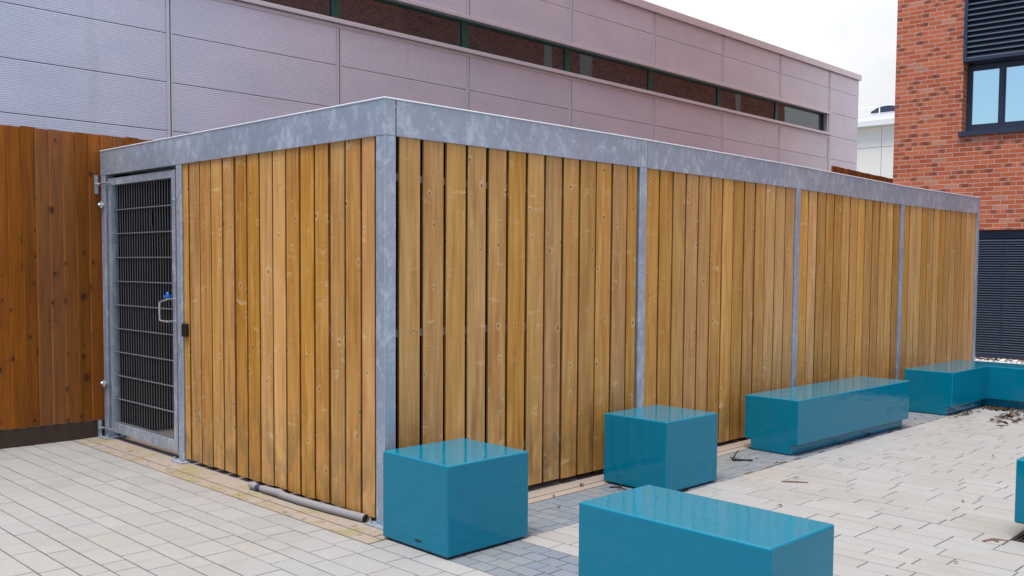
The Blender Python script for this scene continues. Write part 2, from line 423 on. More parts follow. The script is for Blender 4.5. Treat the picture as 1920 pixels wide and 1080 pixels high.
def thing(name, label, cat, loc=(0, 0, 0), group=None, local=False, rz=0.0):
    o = bpy.data.objects.new(name, None); C.objects.link(o)
    o.location = loc; o.rotation_euler = (0, 0, rz); o['label'] = label; o['category'] = cat
    o.empty_display_size = 0.2
    if local: LOCAL.add(o.name)
    if group: o['group'] = group
    return o
LOCAL = set()
def part(mb, name, mat, parent, **k):
    """parts are modelled in world coordinates unless their thing is local"""
    o = mb.build(name, mat, None, **k)
    o.parent = parent
    root = parent
    if parent.type == 'EMPTY' and parent.name not in LOCAL:
        o.location = (-parent.location.x, -parent.location.y, -parent.location.z)
    return o
def tag(o, label=None, cat=None, group=None, kind=None):
    if label: o['label'] = label
    if cat: o['category'] = cat
    if group: o['group'] = group
    if kind: o['kind'] = kind
    return o

# ================================================================== GROUND
g = MB(); g.quad([(-250, -250, -0.03), (250, -250, -0.03), (250, 250, -0.03), (-250, 250, -0.03)])
tag(g.build("ground", M_ground), kind='structure')
g = MB(); g.quad([(-9, -9, -0.007), (12.2, -9, -0.007), (12.2, 4.45, -0.007), (-9, 4.45, -0.007)])
tag(g.build("paving_bed", M_joint), kind='structure')

def paver(mb, x0, x1, y0, y1, tint):
    gp, ch, zt = 0.0036, 0.0028, 0.0
    zt = random.uniform(-0.0012, 0.0008)
    a = (x0 + gp, y0 + gp, x1 - gp, y1 - gp)
    b = (x0 + gp + ch, y0 + gp + ch, x1 - gp - ch, y1 - gp - ch)
    zl, zb = zt - 0.0022, -0.009
    T = [(b[0], b[1], zt), (b[2], b[1], zt), (b[2], b[3], zt), (b[0], b[3], zt)]
    L = [(a[0], a[1], zl), (a[2], a[1], zl), (a[2], a[3], zl), (a[0], a[3], zl)]
    B = [(p[0], p[1], zb) for p in L]
    mb.quad(T, tint=tint)
    for k in range(4):
        j = (k + 1) % 4
        mb.quad([L[k], L[j], T[j], T[k]], tint=tint); mb.quad([B[k], B[j], L[j], L[k]], tint=tint)
def course(mb, x0, x1, ya, yb, lens, off=0.0):
    y = ya - random.uniform(0.0, 0.3)
    while y < yb - 0.01:
        l = random.choice(lens); y1 = y + l
        a, b = max(y, ya), min(y1, yb)
        if yb - b < 0.05: b = yb; y1 = yb
        if b - a > 0.05:
            paver(mb, x0, x1, a, b, (random.random(), random.random(), random.random()))
            y = y1
        elif b - a > 0: y = y1
        else: y = y1
pv = MB(); st = MB()
lens = (0.20, 0.27, 0.33, 0.33, 0.40)
wl = [0.144, 0.184, 0.123, 0.138, 0.198, 0.13, 0.18, 0.135, 0.138]
x = -0.268; i = 0
while x > -7.5:
    wd = wl[i % 9]; i += 1
    course(pv, x - wd, x, -7.0, 4.34, (0.17, 0.20, 0.25, 0.30, 0.34)); x -= wd
course(pv, -0.268, -0.131, -7.0, -0.21, lens)
x = 0.41; i = 0
wr = [0.135, 0.142, 0.151, 0.18, 0.127, 0.20, 0.143, 0.123]
while x < 11.7:
    wd = wr[i % 8]; i += 1
    if x < 2.8 and x + wd > 2.5:
        course(pv, x, x + wd, -2.86 + 0.0, -0.76, (0.27, 0.33, 0.42, 0.50))
        if x < 2.46: course(pv, x, 2.497, -7.0, -2.864, (0.27, 0.33, 0.42))
        if x + wd > 2.83: course(pv, 2.793, x + wd, -7.0, -2.864, (0.27, 0.33, 0.42))
    else: course(pv, x, x + wd, -7.0, -0.76, (0.27, 0.33, 0.42, 0.50))
    x += wd
xe = x
while x < 12.1:
    course(pv, x, x + 0.17, -7.0, 4.3, lens); x += 0.17
# end passage behind the shelter
x = 10.35
while x < xe - 0.05:
    wd = min(0.17, xe - x); course(pv, x, x + wd, -0.76, 4.3, lens); x += wd
x = -0.131
while x < 0.40:
    wd = min(0.108, 0.41 - x); course(st, x, x + wd, -7.0, -0.21, (0.10, 0.14, 0.17)); x += wd
while x < 10.3:
    course(st, x, min(x + 0.11, 10.35), -0.76, -0.21, (0.11, 0.11, 0.15, 0.17)); x += 0.11
tag(pv.build("paving", M_paver), kind='structure')
tag(st.build("sett_band", M_sett), kind='structure')

# concrete pad below the shelter: edging pieces and pad
sl = MB()
y = -0.205
for k in range(6):
    y2 = min(y + 0.9 - 0.02 * k, 4.34); sl.box((-0.265, y + 0.002, -0.03), (-0.165, y2 - 0.002, 0.001)); y = y2
    if y > 4.3: break
sl.box((-0.160, -0.115, -0.03), (10.34, 4.34, 0.004))
x = -0.16
while x < 10.3:
    sl.box((x + 0.002, -0.205, -0.03), (min(x + 0.91, 10.34) - 0.002, -0.12, 0.001)); x += 0.91
tag(sl.build("concrete_pad", M_slab), kind='structure')

# gravel margin in front of the brick building
gr = MB(); rg = random.Random(3)
gr.box((12.25, -6.0, -0.03), (12.95, 4.3, 0.150))
tag(gr.build("gravel_margin", M_gravel), kind='structure')
pb = MB()
for k in range(900):
    cx, cy = rg.uniform(12.27, 12.9), rg.uniform(-0.6, 2.4)
    r = rg.uniform(0.012, 0.028); z = 0.150 + r * 0.3
    top = (cx, cy, z + r * 0.7); ring = [(cx + r * math.cos(a) * rg.uniform(0.8, 1.3), cy + r * math.sin(a) * rg.uniform(0.8, 1.3), z) for a in [j * 1.2566 for j in range(5)]]
    for j in range(5): pb.quad([ring[j], ring[(j + 1) % 5], top])
tag(pb.build("pebbles", M_gravel), 'white pebbles in the strip below the wide louvre', 'pebbles', kind='stuff')
kb = MB(); kb.box((12.12, -6.0, -0.03), (12.25, 4.3, 0.145))
tag(kb.build("kerb", M_white, bevel=0.004), kind='structure')

# ================================================================== TIMBER SHELTER
sh = thing("timber_shelter", "long flat roofed pine plank shelter with galvanised steel posts and a mesh gate", "shelter", (5, 2.1, 0))
T, B = 2.622, 2.406
dz = [0.0, 0.011, 0.007, -0.020, -0.006]
XJ = [0.087 + 2.5 * k for k in range(5)]
def zt(x): # small sag of the roof edge
    if x <= XJ[0]: return 0.0
    for k in range(4):
        if x <= XJ[k + 1]: f = (x - XJ[k]) / 2.5; return dz[k] * (1 - f) + dz[k + 1] * f
    return dz[4]
def wbox(mb, x0, x1, y0, y1, z0, z1, **k):
    i = len(mb.v); mb.box((x0, y0, z0), (x1, y1, z1), **k)
    for j in range(i, len(mb.v)):
        a = mb.v[j]; mb.v[j] = (a[0], a[1], a[2] + zt(a[0]))
# fascia: one piece per bay, thin folded steel with return lips
def fascia_x(x0, x1):
    m = MB()
    wbox(m, x0, x1, 0.0, 0.006, B, T); wbox(m, x0, x1, 0.006, 0.075, B, B + 0.006); wbox(m, x0, x1, 0.006, 0.12, T - 0.006, T)
    return m
part(fascia_x(0.0, 0.084), "fascia", M_galv, sh, bevel=0.0015)
for k in range(4):
    part(fascia_x(XJ[k] + 0.005, XJ[k + 1] - 0.085), "fascia", M_galv, sh, bevel=0.0015)
    part(fascia_x(XJ[k + 1] - 0.0815, XJ[k + 1]), "fascia", M_galv, sh, bevel=0.0015)
m = MB(); m.box((-0.001, 0.0065, B), (0.006, 4.266, T)); m.box((0.0065, 0.09, B + 0.0), (0.075, 4.26, B + 0.006)); m.box((0.0065, 0.09, T - 0.006), (0.10, 4.26, T))
part(m, "fascia", M_galv, sh, bevel=0.0015)
m = MB(); m.box((0.0, 4.267, B), (10.087, 4.273, T)); m.box((10.088, 0.007, B - 0.004), (10.094, 4.266, T - 0.006))
part(m, "fascia", M_galv, sh)
m = MB()
for k in range(4): wbox(m, (XJ[k] if k else -0.006), XJ[k + 1], -0.006, 0.05, T + 0.0005, T + 0.011)
m.box((-0.006, 0.0505, T + 0.0005), (0.05, 4.275, T + 0.011))
part(m, "roof_edge", M_edge, sh, bevel=0.004)
# roof deck
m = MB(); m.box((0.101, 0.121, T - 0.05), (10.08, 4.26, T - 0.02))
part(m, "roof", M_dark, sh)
# posts
def post(x0, y0, w_=0.087, z1=B - 0.001, plate=True):
    x1, y1 = x0 + w_, y0 + w_
    m = MB(); m.box((x0, y0, 0.016), (x1, y1, z1 + zt(x1)))
    o = part(m, "post", M_galv, sh, bevel=0.003)
    if plate:
        q = MB(); q.box((x0 - 0.05, y0 - 0.05, 0.005), (x1 + 0.05, y1 + 0.05, 0.015))
        p_ = part(q, "base_plate", M_galv, o, bevel=0.001)
        for sx in (x0 - 0.025, x1 + 0.025):
            for sy in (y0 - 0.025, y1 + 0.025):
                b = MB(); b.tube([(sx, sy, 0.015), (sx, sy, 0.028)], 0.013, 6); b.tube([(sx, sy, 0.028), (sx, sy, 0.044)], 0.006, 6)
                part(b, "anchor_bolt", M_bolt, o)
    return o
post(0.0005, 0.0005)
for k in range(1, 5): post(XJ[k] - 0.087, 0.0005)
gp = post(0.0005, 2.681)
lp = post(0.0005, 4.178)
for k in range(1, 5): post(XJ[k] - 0.087, 4.17, plate=False)

# cladding
def plank_field(spans, axis, zb, ztop, face, thick=0.029, inward=1, seed=0):
    """planks: spans along the wall; the outer face at `face`, body going inward"""
    rr = random.Random(seed); m = MB()
    for (a, b) in spans:
        a += 0.0022; b -= 0.0022
        tint = (rr.random(), rr.random(), rr.random())
        uo = rr.uniform(0, 60), rr.uniform(0, 60)
        off = rr.uniform(-0.0015, 0.0015); z0 = zb + rr.uniform(-0.003, 0.003); z1 = ztop
        tl = rr.uniform(-0.0018, 0.0018); cup = rr.uniform(-0.0022, 0.0030); bow = rr.uniform(-0.002, 0.002)
        W_ = b - a; r = 0.002
        prof = [(0.009, thick), (0.0, r), (r * 0.4, r * 0.35), (r, 0.0), (W_ * 0.18, -cup * 0.6), (W_ * 0.34, -cup * 0.9), (W_ * 0.5, -cup), (W_ * 0.66, -cup * 0.9), (W_ * 0.82, -cup * 0.6), (W_ - r, 0.0), (W_ - r * 0.4, r * 0.35), (W_, r), (W_ - 0.009, thick)]
        nz_ = 8
        rows = []
        for j in range(nz_ + 1):
            f = j / nz_; z = z0 + (z1 - z0) * f
            sh_ = tl * f * 1.2 + bow * math.sin(f * math.pi)
            row = []
            for (s, d) in prof:
                q = a + s + sh_; dd = face + inward * (d + off)
                row.append((q, dd, z + (zt(q) * f if axis == 'x' else 0)) if axis == 'x' else (dd, q, z))
            rows.append(row)
        us = [0]
        for i_ in range(1, len(prof)): us.append(us[-1] + math.hypot(prof[i_][0] - prof[i_ - 1][0], prof[i_][1] - prof[i_ - 1][1]))
        for j in range(nz_):
            for i_ in range(len(prof) - 1):
                pts = [rows[j][i_], rows[j][i_ + 1], rows[j + 1][i_ + 1], rows[j + 1][i_]]
                zz = [(z1 - z0) * j / nz_, (z1 - z0) * (j + 1) / nz_]
                m.quad(pts, [(us[i_] + uo[0], zz[0] + uo[1]), (us[i_ + 1] + uo[0], zz[0] + uo[1]), (us[i_ + 1] + uo[0], zz[1] + uo[1]), (us[i_] + uo[0], zz[1] + uo[1])], tint)
        for rw, vv in ((rows[0], 0), (rows[-1], 2.3)):
            m.quad(rw, [(us[k_] + uo[0], vv + uo[1]) for k_ in range(len(rw))], tint)
        # back
        m.quad([rows[0][0], rows[-1][0], rows[-1][-1], rows[0][-1]], [(uo[0], uo[1]), (uo[0], uo[1] + 2.3), (uo[0] + .16, uo[1] + 2.3), (uo[0] + .16, uo[1])], tint)
    return m
ZB, ZT = 0.040, B + 0.03
left = [(2.589, 2.672), (2.397, 2.561), (2.219, 2.388), (2.040, 2.206), (1.866, 2.023), (1.682, 1.838), (1.504, 1.666), (1.325, 1.489),
        (1.150, 1.308), (0.976, 1.132), (0.799, 0.959), (0.629, 0.782), (0.444, 0.601), (0.269, 0.429), (0.115, 0.249)]
part(plank_field(left, 'y', ZB, ZT, 0.014, seed=11), "cladding_panel", M_plank, sh)
bay = [(0.121, 0.286), (0.313, 0.480), (0.501, 0.667), (0.687, 0.849), (0.874, 1.037), (1.057, 1.224), (1.246, 1.411), (1.428, 1.596), (1.618, 1.783), (1.802, 1.975), (1.986, 2.159), (2.179, 2.349), (2.361, 2.480)]
for k in range(4):
    rr = random.Random(40 + k)
    if k == 0: sp = bay
    else:
        s0 = XJ[k] + 0.014; s1 = XJ[k + 1] - 0.095; pit = (s1 - s0 + 0.016) / 13
        sp = []
        for j in range(13):
            jt = rr.uniform(-0.003, 0.003); sp.append((s0 + j * pit + jt, s0 + j * pit + 0.1695 + jt + rr.uniform(-0.003, 0.002)))
    part(plank_field(sp, 'x', ZB - 0.0 + (0.01 if k == 0 else 0), ZT, 0.014, seed=60 + k), "cladding_panel", M_plank, sh)
# rear and far end cladding, coloured dark for the interior shade
rear = [(0.1 + 0.185 * j, 0.1 + 0.185 * j + 0.168) for j in range(54) if 0.1 + 0.185 * j < 9.85]
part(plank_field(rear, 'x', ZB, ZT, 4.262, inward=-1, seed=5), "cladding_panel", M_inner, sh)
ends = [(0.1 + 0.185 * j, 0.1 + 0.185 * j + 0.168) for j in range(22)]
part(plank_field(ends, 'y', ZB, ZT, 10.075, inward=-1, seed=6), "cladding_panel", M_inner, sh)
# galvanised rails behind the planks
for zr in (0.32, 1.17, 2.14):
    for k in range(4):
        m = MB(); m.box((XJ[k] + 0.001, 0.044, zr), (XJ[k + 1] - 0.088, 0.08, zr + 0.045)); part(m, "rail", M_galv, sh)
    m = MB(); m.box((0.044, 0.09, zr), (0.08, 2.68, zr + 0.045)); part(m, "rail", M_galv, sh)
# added black sheet behind the rails, standing in for the shade between planks
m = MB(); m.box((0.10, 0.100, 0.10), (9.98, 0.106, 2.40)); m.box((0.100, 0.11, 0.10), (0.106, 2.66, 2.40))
part(m, "gap_shade_sheet", M_black, sh)
# black keeper plate on the first plank
m = MB(); m.box((-0.012, 2.597, 1.03), (0.013, 2.676, 1.135)); part(m, "lock_cover", M_black, sh, bevel=0.003)

# gate
gx0, gx1 = 0.012, 0.062
gy0, gy1, gz0, gz1 = 2.812, 4.135, 0.075, 2.372
m = MB()
fw = 0.062
m.box((gx0, gy0, gz0), (gx1, gy0 + fw, gz1)); m.box((gx0, gy1 - fw, gz0), (gx1, gy1, gz1))
m.box((gx0 + 0.001, gy0 + fw, gz0), (gx1 - 0.001, gy1 - fw, gz0 + 0.085)); m.box((gx0 + 0.001, gy0 + fw, gz1 - 0.06), (gx1 - 0.001, gy1 - fw, gz1))
gate = part(m, "gate", M_galv, sh)
m = MB()
iy0, iy1, iz0, iz1 = gy0 + fw, gy1 - fw, gz0 + 0.085, gz1 - 0.06
nw = 24
for k in range(nw):
    y = iy0 + (k + 0.5) * (iy1 - iy0) / nw
    if k in (7, 8):   # two wires sprung apart
        s_ = 1 if k == 8 else -0.35
        z_a, z_b = iz1 - 0.415, iz1 - 0.215
        m.tube([(0.038, y, iz0), (0.038, y, z_a), (0.036, y + 0.012 * s_, (z_a + z_b) / 2 - 0.04), (0.036, y + 0.014 * s_, (z_a + z_b) / 2 + .02), (0.038, y, z_b), (0.038, y, iz1)], 0.0026, 6, cap=False)
    else: m.tube([(0.038, y, iz0), (0.038, y, iz1)], 0.0026, 6, cap=False)
for k in range(1, 11):
    z = iz1 - 0.012 - k * (iz1 - iz0 - 0.02) / 10.0
    for xx in (0.031, 0.045): m.tube([(xx, iy0 + 0.002, z + 0.003), (xx, (iy0 + iy1) / 2, z - 0.001 + 0.003), (xx, iy1 - 0.002, z)], 0.0052, 6, cap=False)
part(m, "mesh_panel", M_wire, gate, smooth=True)
m = MB()
hy = gy0 + 0.03
pp = [(gx0, hy, 1.322), (-0.030, hy, 1.322), (-0.045, hy + 0.01, 1.322)]
m.tube([(gx0, hy, 1.325), (-0.045, hy, 1.325), (-0.052, hy + 0.02, 1.32), (-0.052, hy + 0.125, 1.30), (-0.052, hy + 0.135, 1.29), (-0.052, hy + 0.135, 1.155), (-0.052, hy + 0.12, 1.145), (-0.052, hy + 0.02, 1.143), (-0.045, hy, 1.143), (gx0, hy, 1.143)], 0.0075, 8)
part(m, "handle", M_bolt, gate, smooth=True)
m = MB(); m.box((-0.040, hy + 0.015, 1.332), (-0.012, hy + 0.085, 1.355)); m.tube([(-0.026, hy + 0.03, 1.355), (-0.026, hy + 0.045, 1.375), (-0.026, hy + 0.06, 1.355)], 0.010, 6)
part(m, "lock", M_blue, gate, bevel=0.002)
m = MB(); m.tube([(gx0 + 0.002, gy0 + 0.03, 2.13), (gx0 - 0.012, gy0 + 0.03, 2.13)], 0.012, 8); part(m, "bolt", M_bolt, gate)
for zh, zl in ((2.40, 2.24), (0.15, 0.02)):
    m = MB(); m.box((-0.045, 4.292, zl), (-0.015, 4.31, zh + 0.01)); m.box((-0.035, 4.262, zh - 0.025), (-0.025, 4.292, zh - 0.015))
    m.tube([(-0.02, 4.30, (zl + zh) / 2 + 0.01), (-0.014, 4.22, (zl + zh) / 2 + 0.012), (-0.008, 4.12, (zl + zh) / 2 + 0.012), (gx0, 4.075, (zl + zh) / 2 + 0.01)], 0.008, 8)
    m.tube([(-0.05, 4.285, (zl + zh) / 2 + 0.01), (-0.01, 4.285, (zl + zh) / 2 + 0.01)], 0.014, 8)
    part(m, "hinge", M_bolt, gate)
for zh in (2.14, 0.51):
    m = MB(); m.tube([(-0.03, 4.245, zh), (0.0, 4.245, zh)], 0.020, 10); m.tube([(-0.038, 4.245, zh), (-0.03, 4.245, zh)], 0.011, 6)
    m.box((-0.016, 4.12, zh - 0.012), (-0.006, 4.245, zh + 0.012)); m.tube([(-0.014, 4.225, zh - 0.03), (-0.014, 4.225, zh + 0.03)], 0.011, 8)
    part(m, "hinge", M_bolt, gate)

# ================================================================== PIPE LAGGING
pl = thing("pipe_lagging", "grey foam pipe sleeve lying on the concrete beneath the short plank wall", "pipe", (-0.05, 0.8, 0))
pts = [(-0.066, 1.500, 0.034), (-0.070, 1.46, 0.034), (-0.072, 1.40, 0.032), (-0.066, 1.36, 0.030), (-0.068, 1.28, 0.031), (-0.066, 1.20, 0.034), (-0.064, 1.12, 0.036), (-0.070, 1.04, 0.031), (-0.068, 0.85, 0.031), (-0.055, 0.60, 0.031), (-0.036, 0.36, 0.031), (-0.020, 0.20, 0.030), (-0.018, 0.172, 0.030)]
rad = [0.020, 0.027, 0.025, 0.0205, 0.026, 0.0245, 0.029, 0.024, 0.0255, 0.026, 0.0255, 0.026, 0.0262]
part(MB().tube(pts, rad, 14, cap=False), "foam_tube", M_foam, pl, smooth=True)
m = MB(); m.tube([pts[-1], (-0.018, 0.1715, 0.030)], 0.0262, 14); m.tube([pts[-1], (-0.018, 0.15, 0.030)], [0.020, 0.0195], 12)
part(MB().tube([(-0.020, 0.176, 0.030), (-0.018, 0.1705, 0.030)], [0.019, 0.0185], 12), "bore", M_black, pl)
part(MB().tube([(-0.073, 1.395, 0.032), (-0.066, 1.352, 0.030)], [0.0257, 0.0218], 14, cap=False), "tape", M_tape, pl)

# ================================================================== FENCES
def fence(x0, x1, y, ztop, zbot, pitch, seed, ztop2=None, lean=0.0):
    rr = random.Random(seed); m = MB(); x = x0
    while x < x1:
        w_ = pitch + 0.018; tint = (rr.random(), rr.random(), rr.random()); uo = (rr.uniform(0, 60), rr.uniform(0, 60))
        f = (x - x0) / (x1 - x0); zt_ = ztop + ((ztop2 or ztop) - ztop) * f + rr.uniform(-0.006, 0.006)
        tw = rr.uniform(-0.002, 0.002)
        # feather edge: thick at the right hand side, thin under the next board
        a, b = x, x + w_
        pr = [(a, y - 0.030 + tw), (a + 0.003, y - 0.0325 + tw), (a + w_ * 0.5, y - 0.020), (b, y - 0.007), (b, y), (a, y)]
        n = 6
        for j in range(n):
            za, zb_ = zbot + (zt_ - zbot) * j / n, zbot + (zt_ - zbot) * (j + 1) / n
            for i_ in (-1, 0, 1, 2, 3):
                p, q = pr[i_], pr[i_ + 1]
                m.quad([(p[0], p[1], za), (q[0], q[1], za), (q[0], q[1], zb_), (p[0], p[1], zb_)],
                       [(p[0] - a + uo[0], za + uo[1]), (q[0] - a + uo[0], za + uo[1]), (q[0] - a + uo[0], zb_ + uo[1]), (p[0] - a + uo[0], zb_ + uo[1])], tint)
        m.quad([(p[0], p[1], zt_) for p in pr], [(p[0] - a + uo[0], uo[1]) for p in pr], tint)
        x += pitch
    return m
f1 = thing("board_fence", "tall orange brown feather edge board fence left of the mesh gate", "fence", (-2, 4.34, 0))
part(fence(-7.12, 9.9, 4.345, 2.785, 0.165, 0.1117, 3), "board_panel", M_fence, f1)
m = MB(); m.box((-7.1, 4.322, -0.02), (9.9, 4.36, 0.162)); part(m, "gravel_board", M_board, f1, bevel=0.003)
for k in range(7):
    m = MB(); m.box((-6.9 + 2.7 * k, 4.362, 0.0), (-6.8 + 2.7 * k, 4.46, 2.70)); part(m, "post", M_fence, f1)
for zr in (0.5, 1.4, 2.4):
    m = MB(); m.box((-7.1, 4.348, zr), (9.9, 4.361, zr + 0.08)); part(m, "rail", M_fence, f1)
f2 = thing("board_fence", "distant strip of orange board fence showing above the shelter roof", "fence", (16, 4.4, 0))
part(fence(14.33, 19.0, 4.40, 3.70, 0.0, 0.1117, 9, ztop2=3.62), "board_panel", M_fence, f2)
m = MB(); m.box((14.4, 4.402, 0.0), (14.5, 4.5, 3.50)); part(m, "post", M_fence, f2)
m = MB(); m.box((17.1, 4.402, 0.0), (17.2, 4.5, 3.40)); part(m, "post", M_fence, f2)

# ================================================================== METAL CLAD BUILDING
wb = thing("metal_clad_building", "long silver ribbed metal building with a strip of green framed windows behind the shelter", "building", (10, 12, 0))
GY = 9.3; XS = 2.97; PW = 2.965; XE = 25.67
WZ0, WZ1 = 5.81, 6.38
seamx = [XS + PW * k for k in range(-9, 8)]           # ... 23.73
rows = [0.0, 0.71, 1.43, 2.15, 2.87, 3.59, 4.31, 5.03, 5.735]
rows_up = [6.455, 7.175, 7.69]
WX1 = 23.60                                            # windows end here
xl = seamx[0]
def cladrow(m, x0, x1, z0, z1):
    """one ribbed panel: trapezoid micro ribs folded along the whole length"""
    n = max(1, round((z1 - z0 - 0.02) / 0.030)); p = (z1 - z0 - 0.02) / n
    pr = [(GY, z0), (GY, z0 + 0.01)]
    for k in range(n):
        b0 = z0 + 0.01 + k * p
        pr += [(GY + 0.006, b0 + p * 0.10), (GY + 0.006, b0 + p * 0.38), (GY, b0 + p * 0.50), (GY, b0 + p)]
    pr += [(GY, z1)]
    for (ya, za), (yb, zb) in zip(pr[:-1], pr[1:]):
        m.quad([(x0, ya, za), (x1, ya, za), (x1, yb, zb), (x0, yb, zb)])
    m.quad([(x0, GY, z0), (x0, GY, z1), (x0, GY + 0.054, z1), (x0, GY + 0.054, z0)]); m.quad([(x1, GY, z0), (x1, GY + 0.054, z0), (x1, GY + 0.054, z1), (x1, GY, z1)])
    m.quad([(x0, GY, z0), (x0, GY + 0.054, z0), (x1, GY + 0.054, z0), (x1, GY, z0)]); m.quad([(x0, GY, z1), (x1, GY, z1), (x1, GY + 0.054, z1), (x0, GY + 0.054, z1)])
def clad_panels(rws, x_from, x_to):
    m = MB()
    xs = [s for s in seamx if x_from - 0.01 <= s <= x_to + 0.01]
    if x_to not in xs and x_to - xs[-1] > 0.05: xs.append(x_to)
    for a, b in zip(xs[:-1], xs[1:]):
        for z0, z1 in zip(rws[:-1], rws[1:]):
            cladrow(m, a + 0.045, b - 0.045 if b < XE else b, z0 + 0.006, z1 - 0.006)
    return m
part(clad_panels(rows, xl, XE - 0.0), "cladding_panel", M_clad, wb)
part(clad_panels(rows_up, xl, XE - 0.0), "cladding_panel", M_clad, wb)
m = MB(); cladrow(m, 23.73 + 0.045, XE, 5.735 + 0.006, 6.455 - 0.006); part(m, "cladding_panel", M_clad, wb)
# core behind the panels
m = MB()
m.box((xl, GY + 0.055, 0), (XE - 0.01, 22, 5.70)); m.box((xl, GY + 0.055, 6.47), (XE - 0.01, 22, 7.70)); m.box((23.62, GY + 0.055, 5.70), (XE - 0.01, 22, 6.47)); m.box((xl, GY + 1.2, 5.70), (23.62, 22, 6.47))
part(m, "wall", M_gap, wb)
# end wall facing the white building
m = MB()
for z0, z1 in zip([0, 0.71, 1.43, 2.15, 2.87, 3.59, 4.31, 5.03, 5.735, 6.455, 7.175], [0.71, 1.43, 2.15, 2.87, 3.59, 4.31, 5.03, 5.735, 6.455, 7.175, 7.69]):
    m.box((XE - 0.009, GY + 0.0605, z0 + 0.006), (XE - 0.001, 22, z1 - 0.006))
part(m, "cladding_panel", M_clad, wb)
# vertical cover strips
for s in seamx:
    m = MB()
    for z0, z1 in ((0.0, 5.66), (6.46, 7.66)):
        if s > 23.7 and z0 > 1: z0 = 5.735
        m.box((s - 0.044, GY - 0.012, z0), (s + 0.004, GY + 0.03, z1)); m.box((s + 0.022, GY - 0.010, z0), (s + 0.044, GY + 0.03, z1))
    part(m, "cover_strip", M_trim, wb)
# ledges over and under the windows, coping
m = MB(); m.box((xl, GY - 0.075, 5.735), (23.76, GY + 0.25, 5.805)); m.box((xl, GY - 0.012, 5.665), (23.76, GY + 0.02, 5.730))
part(m, "window_ledge", M_trim, wb, bevel=0.004)
m = MB(); m.box((xl, GY - 0.030, 6.385), (23.78, GY + 0.25, 6.455)); part(m, "window_head", M_trim, wb, bevel=0.004)
m = MB()
x = xl
while x < XE: m.box((x + 0.003, GY - 0.07, 7.69), (min(x + 2.4, XE + 0.06), GY + 0.4, 7.868)); x += 2.4
part(m, "coping", M_trim, wb, bevel=0.004)
m = MB(); m.box((XE - 0.3, GY + 0.41, 7.69), (XE + 0.06, 22, 7.868)); m.box((xl, GY + 0.41, 7.70), (XE - 0.31, 22, 7.74)); part(m, "roof", M_trim, wb)
# windows
xs = [s + 0.02 for s in seamx if s < 23.0]
for a in xs:
    b = min(a + PW, WX1)
    m = MB(); yy = GY + 0.12
    m.box((a, yy, WZ0 + 0.045), (a + 0.075, yy + 0.07, WZ1)); m.box((b - 0.075, yy, WZ0 + 0.045), (b - 0.004, yy + 0.07, WZ1))
    m.box((a + 0.0, yy, WZ0), (b - 0.004, yy + 0.07, WZ0 + 0.045)); m.box((a + 0.075, yy, WZ1 - 0.035), (b - 0.075, yy + 0.07, WZ1))
    fr = part(m, "window", M_green, wb)
    m = MB(); m.box((a + 0.075, yy + 0.03, WZ0 + 0.045), (b - 0.075, yy + 0.04, WZ1 - 0.035))
    part(m, "pane", M_gribbon, fr)
m = MB(); m.box((23.601, GY + 0.002, 5.81), (23.66, GY + 0.2, 6.38)); part(m, "window_reveal", M_trim, wb)

# ================================================================== BRICK BUILDING
th = R(3)
P0 = Vector((12.754, 2.422, 0))
nrm = Vector((-math.cos(th), -math.sin(th), 0)); ea = Vector((math.sin(th), -math.cos(th), 0))
BM = Matrix(((ea.x, -nrm.x, 0, P0.x), (ea.y, -nrm.y, 0, P0.y), (0, 0, 1, 0), (0, 0, 0, 1)))   # local: s along facade, depth inward, z
bb = thing("brick_building", "red brick building with dark louvres and a blue reflecting window at the right edge", "building", (14, -2, 0))
HB = 13.5
def bwall(m, s0, s1, z0, z1, d0=0.0, d1=0.3):
    m.box((s0, d0, z0), (s1, d1, z1), M=BM)
m = MB()
OP = [(1.14, 3.45, 3.90, 7.2), (0.35, 6.2, 0.165, 2.29)]
# facade with two openings, made of strips that butt end to end
bwall(m, 0, 0.35, 0, 2.29); bwall(m, 6.2, 14, 0, 2.29); bwall(m, 0.35, 6.2, 0, 0.165)
bwall(m, 0, 14, 2.29, 3.90); bwall(m, 0, 1.14, 3.90, 7.2); bwall(m, 3.45, 5.2, 3.90, 7.2); bwall(m, 7.5, 14, 3.9, 7.2); bwall(m, 0, 14, 7.2, HB)
bwall(m, 5.2, 7.5, 3.9, 7.2, 0.2, 0.3)
part(m, "wall", M_brick, bb)
# north flank (seen in the reflections of the window strip) and core
m = MB()
m.box((0.0, 0.3, 0), (0.3, 19.1, HB), M=BM)
part(m, "wall", M_brick, bb)
m = MB(); m.box((0.3, 0.35, 0.05), (14, 19.0, HB - 0.3), M=BM); part(m, "core_wall", M_dark, bb)
m = MB(); m.box((-0.03, -0.03, HB), (14, 19.2, HB + 0.08), M=BM); part(m, "parapet", M_anth, bb)
for (a, b_, zz0, zz1) in ((5.40, 5.75, 7.0, 9.3), (7.0, 7.6, 7.2, 9.2), (15.6, 16.0, 7.0, 9.2), (1.2, 2.6, 6.9, 8.0)):
    m = MB(); m.box((-0.012, a, zz0), (-0.001, b_, zz1), M=BM)
    part(m, "window_panel", M_palepanel if a > 5 else M_gribbon, bb)
